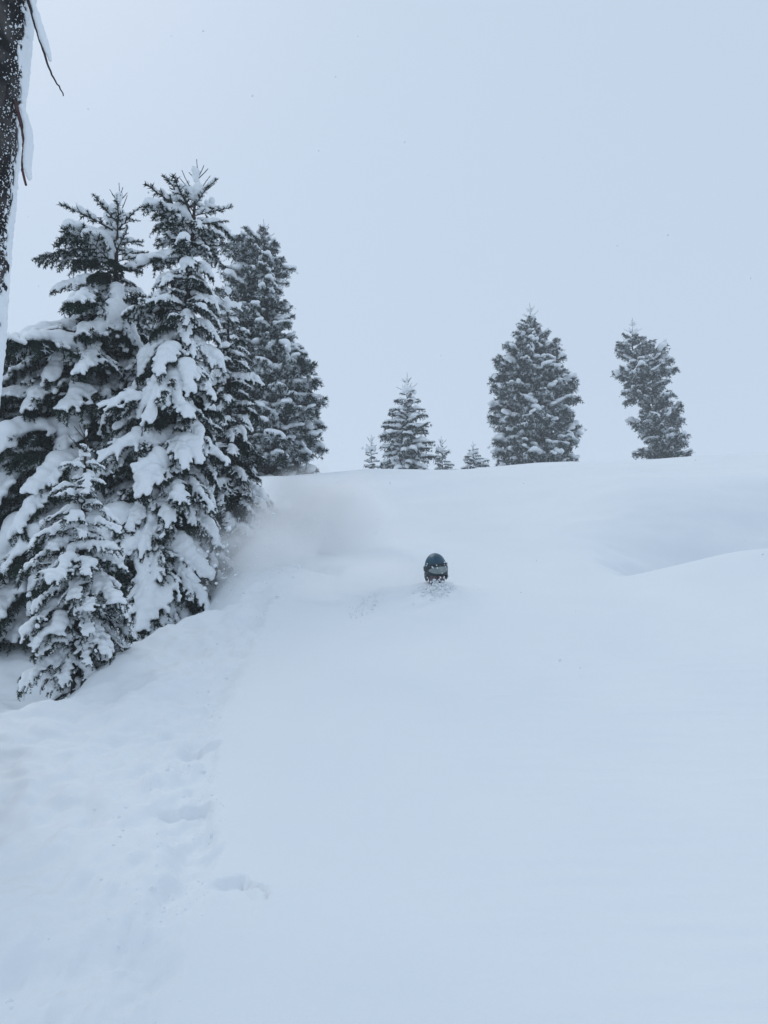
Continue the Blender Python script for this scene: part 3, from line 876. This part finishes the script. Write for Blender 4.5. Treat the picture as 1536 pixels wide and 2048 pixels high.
    body = bpy.data.objects.new('person', skin(names, edges, 0.0, M['skin'], extra))
    link(body)
    body.location = hd
    body.rotation_euler = (R(8), R(-6), R(10))
    body.scale = (0.90, 0.95, 1.08)
    tag(body, 'person in dark blue helmet and goggles buried to the chin in powder snow', 'person')
    tor = ['chest', 'spine', 'pelvis', 'shl', 'ell', 'wrl', 'shr', 'elr', 'wrr']
    link(bpy.data.objects.new('jacket', skin(tor, [e for e in edges if e[0] in tor and e[1] in tor], 0.018, M['jacket'])), body)
    leg = ['pelvis', 'hpl', 'knl', 'anl', 'hpr', 'knr', 'anr']
    link(bpy.data.objects.new('trousers', skin(leg, [e for e in edges if e[0] in leg and e[1] in leg], 0.02, M['trousers'])), body)
    # helmet: shell cut higher at the brow than over the ears and nape
    U, Vn = 48, 22
    vv = []; ff = []
    def shell(k, th):
        a = 2 * math.pi * th / U
        front = max(0.0, -math.sin(a)) ** 1.4       # -Y is the face
        low = -0.075 * (1 - front) + 0.045 * front
        top = 0.148
        q = k / Vn
        phi = math.pi / 2 * (1 - q)
        zmax = top; zz = low + (zmax - low) * math.sin(phi)
        rr = math.sqrt(max(0, 1 - max(0, (zz - 0.0) / top) ** 2.3)) if zz > 0 else 1.0
        if zz < 0: rr = 1.0 - 0.9 * zz * zz / 0.02
        rib = 1 + 0.018 * math.cos(a * 6) * sst(0.35, 0.7, zz / top) * (1 - sst(0.8, 0.95, zz / top))
        return (0.122 * rr * rib * math.cos(a), 0.145 * rr * rib * math.sin(a) + 0.012, zz)
    def sst(a, b_, x): return float(sstep(a, b_, x))
    for k in range(Vn + 1):
        for t in range(U): vv.append(shell(k, t))
    for k in range(Vn):
        for t in range(U): ff.append((k * U + t, (k + 1) * U + t, (k + 1) * U + (t + 1) % U, k * U + (t + 1) % U))
    me = mesh_np('helmet', vv, ff, [M['helmet']])
    bm = bmesh.new(); bm.from_mesh(me); bmesh.ops.remove_doubles(bm, verts=bm.verts, dist=0.0005); bmesh.ops.recalc_face_normals(bm, faces=bm.faces); bm.to_mesh(me); bm.free()
    me.polygons.foreach_set('use_smooth', np.ones(len(me.polygons), dtype=bool))
    hel = link(bpy.data.objects.new('helmet', me), body)
    sol = hel.modifiers.new('thick', 'SOLIDIFY'); sol.thickness = 0.014; sol.offset = -1
    # brim
    def arc_patch(name, a0, a1, z0, z1, rx, ry, bulge, mat, parent, thick, n=28, m_=8, yo=0.0, round_=0.0):
        V = []; Fq = []
        for j in range(m_ + 1):
            for i in range(n + 1):
                s_ = i / n; q = j / m_
                a = a0 + (a1 - a0) * s_
                sh = 1 - round_ * abs(2 * s_ - 1) ** 4
                zc = (z0 + z1) / 2; hh = (z1 - z0) / 2 * sh
                z = zc + hh * (2 * q - 1)
                f = 1 + bulge * (1 - (2 * q - 1) ** 2)
                V.append((rx * f * math.cos(a), ry * f * math.sin(a) + yo, z))
        for j in range(m_):
            for i in range(n):
                k = j * (n + 1) + i
                Fq.append((k, k + 1, k + n + 2, k + n + 1))
        o = link(bpy.data.objects.new(name, mesh_np(name, V, Fq, [mat])), parent)
        md = o.modifiers.new('thick', 'SOLIDIFY'); md.thickness = thick; md.offset = 0
        return o
    arc_patch('brim', R(205), R(335), 0.046, 0.056, 0.121, 0.148, 0.02, M['goggle_frame'], hel, 0.012, round_=0.5)
    for sx in (-1, 1):
        V, Fi = ellipsoid((sx * 0.112, 0.018, -0.055), (0.022, 0.046, 0.055), 2)
        link(bpy.data.objects.new('ear_pad', mesh_np('ear_pad', V, Fi, [M['strap']])), hel)
    # gaiter pulled up over chin and cheeks
    V = []; Fq = []
    nn, mm = 40, 12
    for j in range(mm + 1):
        q = j / mm
        z = -0.045 - 0.16 * q
        for i in range(nn):
            a = 2 * math.pi * i / nn
            fr = max(0.0, -math.sin(a))
            rx = 0.088 - 0.012 * q + 0.004 * math.sin(5 * a + 9 * q)
            ry = 0.092 + 0.024 * fr * math.exp(-((q - 0.38) / 0.25) ** 2) - 0.015 * q + 0.003 * math.sin(7 * a - 14 * q)
            V.append((rx * math.cos(a), ry * math.sin(a) + 0.004 + 0.03 * q, z))
    for j in range(mm):
        for i in range(nn):
            Fq.append((j * nn + i, j * nn + (i + 1) % nn, (j + 1) * nn + (i + 1) % nn, (j + 1) * nn + i))
    ga = link(bpy.data.objects.new('neck_gaiter', mesh_np('neck_gaiter', V, Fq, [M['gaiter']])), body)
    md = ga.modifiers.new('thick', 'SOLIDIFY'); md.thickness = 0.004
    gog = arc_patch('goggles', R(207), R(333), -0.052, 0.046, 0.112, 0.135, 0.04, M['goggle_frame'], body, 0.03, round_=0.35)
    arc_patch('lens', R(213), R(327), -0.040, 0.036, 0.122, 0.148, 0.05, M['lens'], gog, 0.006, round_=0.4)
    arc_patch('strap', R(-30), R(210), -0.012, 0.028, 0.131, 0.155, 0.0, M['strap'], gog, 0.006, n=48, m_=3, yo=0.012)
    # snow stuck to the helmet and face
    rng = np.random.default_rng(5)
    bl = []
    for k in range(34):
        a = rng.uniform(R(200), R(345)); z = rng.choice([0.045, 0.03, -0.05, -0.06, 0.05]) + rng.normal() * 0.012
        r = rng.uniform(0.003, 0.009)
        bl.append((0.128 * math.cos(a), 0.155 * math.sin(a), z, r, r, r))
    for k in range(46):
        a = rng.uniform(R(200), R(340)); z = rng.uniform(-0.20, -0.095)
        r = rng.uniform(0.007, 0.022)
        q = 0.092 + 0.45 * max(0, -0.12 - z)
        bl.append((q * math.cos(a), q * 1.2 * math.sin(a) + rng.normal() * 0.012, z, r, r, r * 0.9))
    link(tag(bpy.data.objects.new('stuck_snow', snow_mesh('stuck_snow', bl, 0.005, M['snow'], 1)), kind='stuff'), body)
    return body
skier()

# ------------------------------------------------------------------ flung lumps, falling flakes, powder cloud
def lumps(name, pts, label, cat=None, sub=1):
    rng = np.random.default_rng(len(pts))
    iv, fi = ico(sub)
    P = np.asarray(pts, float)
    n_ = len(P)
    V = iv[None] * (1 + 0.10 * rng.normal(size=(n_, len(iv), 1))) * P[:, None, 3:4] * rng.uniform(0.6, 1.3, (n_, 1, 3)) + P[:, None, :3]
    Fc = fi[None] + (np.arange(n_) * len(iv))[:, None, None]
    o = link(bpy.data.objects.new(name, mesh_np(name, V.reshape(-1, 3), Fc.reshape(-1, 3), [M['snow']])))
    tag(o, label, cat, kind='stuff')
    return o
rng = np.random.default_rng(91)
pts = []
for k in range(300):      # tumbling from under the chin
    x_ = SK.x - 0.01 + rng.normal() * 0.085; y_ = SK.y - 0.11 - abs(rng.normal()) * 0.14
    r_ = rng.uniform(0.003, 0.013) * (1.8 if rng.random() < 0.15 else 1)
    pts.append((x_, y_, hz(x_, y_) + r_ * 0.5 + max(0, rng.normal()) * 0.03, r_))
_c0, _c1 = hit(778, 1168), hit(715, 1245)
for k in range(240):      # breaking crest left of the skier
    u = rng.uniform(0, 1)
    x_ = _c0.x + (_c1.x - _c0.x) * u + rng.normal() * 0.06; y_ = _c0.y + (_c1.y - _c0.y) * u + rng.normal() * 0.06
    r_ = rng.uniform(0.002, 0.008) * (1.8 if rng.random() < 0.1 else 1)
    pts.append((x_, y_, hz(x_, y_) + r_ * 0.5 + abs(rng.normal()) * 0.02, r_))
for k in range(200):      # clods flying off by the trees
    c = at(500 + rng.normal() * 55, 1110 + rng.normal() * 55, 7.8 + rng.normal() * 0.3)
    pts.append((*c, rng.uniform(0.003, 0.009) * (2.6 if rng.random() < 0.14 else 1)))
for k in range(150):
    c = at(600 + rng.normal() * 45, 1070 + rng.normal() * 22, 8.6 + rng.normal() * 0.2)
    pts.append((*c, rng.uniform(0.003, 0.009)))
for k in range(26):
    c = at(rng.uniform(700, 930), rng.uniform(1075, 1200), 7.6 + rng.normal() * 0.2)
    pts.append((*c, rng.uniform(0.002, 0.006)))
lumps('snow_spray', pts, 'clods and crumbs of snow thrown up around the skier')

pts = []
_by = [p.y for p in _xb]; _bx = [p.x for p in _xb]
while len(pts) < 650:      # crumbs broken out of the old track
    y_ = 1.9 + 6.0 * rng.random() ** 0.8
    x_ = float(np.interp(y_, _by, _bx)) + 0.05 - abs(rng.normal()) * 0.32
    if vnoise(np.array([x_ * 3]), np.array([y_ * 3]), 87)[0] < -0.05: continue
    r_ = rng.uniform(0.002, 0.008) * (2.2 if rng.random() < 0.08 else 1)
    pts.append((x_, y_, hz(x_, y_) - r_ * 0.45, r_))
lumps('snow_crumbs', pts, 'small crumbs of broken snow lying along the old track')

pts = []
for k in range(420):
    Y = 1.2 + 10 * rng.random() ** 0.8
    c = at(rng.uniform(-200, 1736), rng.uniform(-200, 1400), Y)
    if c.z > hz(c.x, c.y) + 0.05:
        pts.append((*c, rng.uniform(0.0015, 0.0042)))
lumps('falling_snow', pts, 'scattered snowflakes falling through the air')

def cloud_mat(name, dens, nscale, seed, lo=0.40, hi=0.64):
    m = bpy.data.materials.new(name); m.use_nodes = True
    n = m.node_tree; n.nodes.clear()
    o = n.nodes.new('ShaderNodeOutputMaterial')
    pv = n.nodes.new('ShaderNodeVolumePrincipled')
    pv.inputs['Color'].default_value = (0.996, 0.998, 1.0, 1)
    pv.inputs['Anisotropy'].default_value = 0.2
    tc = n.nodes.new('ShaderNodeTexCoord')
    ln = n.nodes.new('ShaderNodeVectorMath'); ln.operation = 'LENGTH'
    n.links.new(tc.outputs['Object'], ln.inputs[0])
    mr = n.nodes.new('ShaderNodeMapRange'); mr.interpolation_type = 'SMOOTHSTEP'
    mr.inputs['From Min'].default_value = 1.0; mr.inputs['From Max'].default_value = 0.40
    n.links.new(ln.outputs['Value'], mr.inputs['Value'])
    nz = n.nodes.new('ShaderNodeTexNoise'); nz.noise_dimensions = '4D'
    nz.inputs['Scale'].default_value = nscale; nz.inputs['Detail'].default_value = 5; nz.inputs['Roughness'].default_value = 0.62; nz.inputs['W'].default_value = seed
    n.links.new(tc.outputs['Object'], nz.inputs['Vector'])
    m2 = n.nodes.new('ShaderNodeMapRange')
    m2.inputs['From Min'].default_value = lo; m2.inputs['From Max'].default_value = hi
    n.links.new(nz.outputs['Fac'], m2.inputs['Value'])
    mu = n.nodes.new('ShaderNodeMath'); mu.operation = 'MULTIPLY'
    n.links.new(mr.outputs[0], mu.inputs[0]); n.links.new(m2.outputs[0], mu.inputs[1])
    mu2 = n.nodes.new('ShaderNodeMath'); mu2.operation = 'MULTIPLY'; mu2.inputs[1].default_value = dens
    n.links.new(mu.outputs[0], mu2.inputs[0])
    n.links.new(mu2.outputs[0], pv.inputs['Density'])
    n.links.new(pv.outputs[0], o.inputs['Volume'])
    return m

def puff(c, r, dens, nscale, seed, label, rot=0.0):
    iv, fi = ico(3)
    mt = cloud_mat('powder_cloud', dens, nscale, seed)
    o = link(bpy.data.objects.new('powder_cloud', mesh_np('powder_cloud', iv, fi, [mt])))
    o.location = c; o.scale = r; o.rotation_euler = (0, rot, 0)
    tag(o, label, kind='stuff')
puff(at(645, 1045, 10.2), (1.15, 0.85, 0.90), 11.0, 2.2, 1.0, 'large cloud of powder snow hanging behind the skier')
puff(at(745, 1185, 7.75), (1.15, 0.55, 0.46), 9.0, 2.6, 4.0, 'low cloud of powder snow billowing around the skier')
puff(at(530, 1130, 9.0), (1.0, 0.75, 0.65), 5.0, 2.4, 9.0, 'thin drift of powder snow blowing beside the spruces')

puff(at(625, 1120, 8.7), (1.8, 0.95, 0.85), 0.9, 2.0, 15.0, 'faint veil of powder snow between the spruces and the skier')

# ------------------------------------------------------------------ snowy air
hx, y0, y1, z0, z1 = 262, -258, 266, -45.0, 24.0
V = [(-hx, y0, z0), (hx, y0, z0), (hx, y1, z0), (-hx, y1, z0), (-hx, y0, z1), (hx, y0, z1), (hx, y1, z1), (-hx, y1, z1)]
Fh = [(0, 3, 2, 1), (4, 5, 6, 7), (0, 1, 5, 4), (1, 2, 6, 5), (2, 3, 7, 6), (3, 0, 4, 7)]
hm = bpy.data.materials.new('snowy_air'); hm.use_nodes = True
hn = hm.node_tree; hn.nodes.clear()
ho = hn.nodes.new('ShaderNodeOutputMaterial'); hv = hn.nodes.new('ShaderNodeVolumePrincipled')
hv.inputs['Color'].default_value = (0.95, 0.96, 0.975, 1)
hv.inputs['Density'].default_value = 0.0026
hn.links.new(hv.outputs[0], ho.inputs['Volume'])
hz_o = link(bpy.data.objects.new('haze', mesh_np('haze', V, Fh, [hm], False)))
tag(hz_o, 'thin haze of falling snow in the air', kind='stuff')
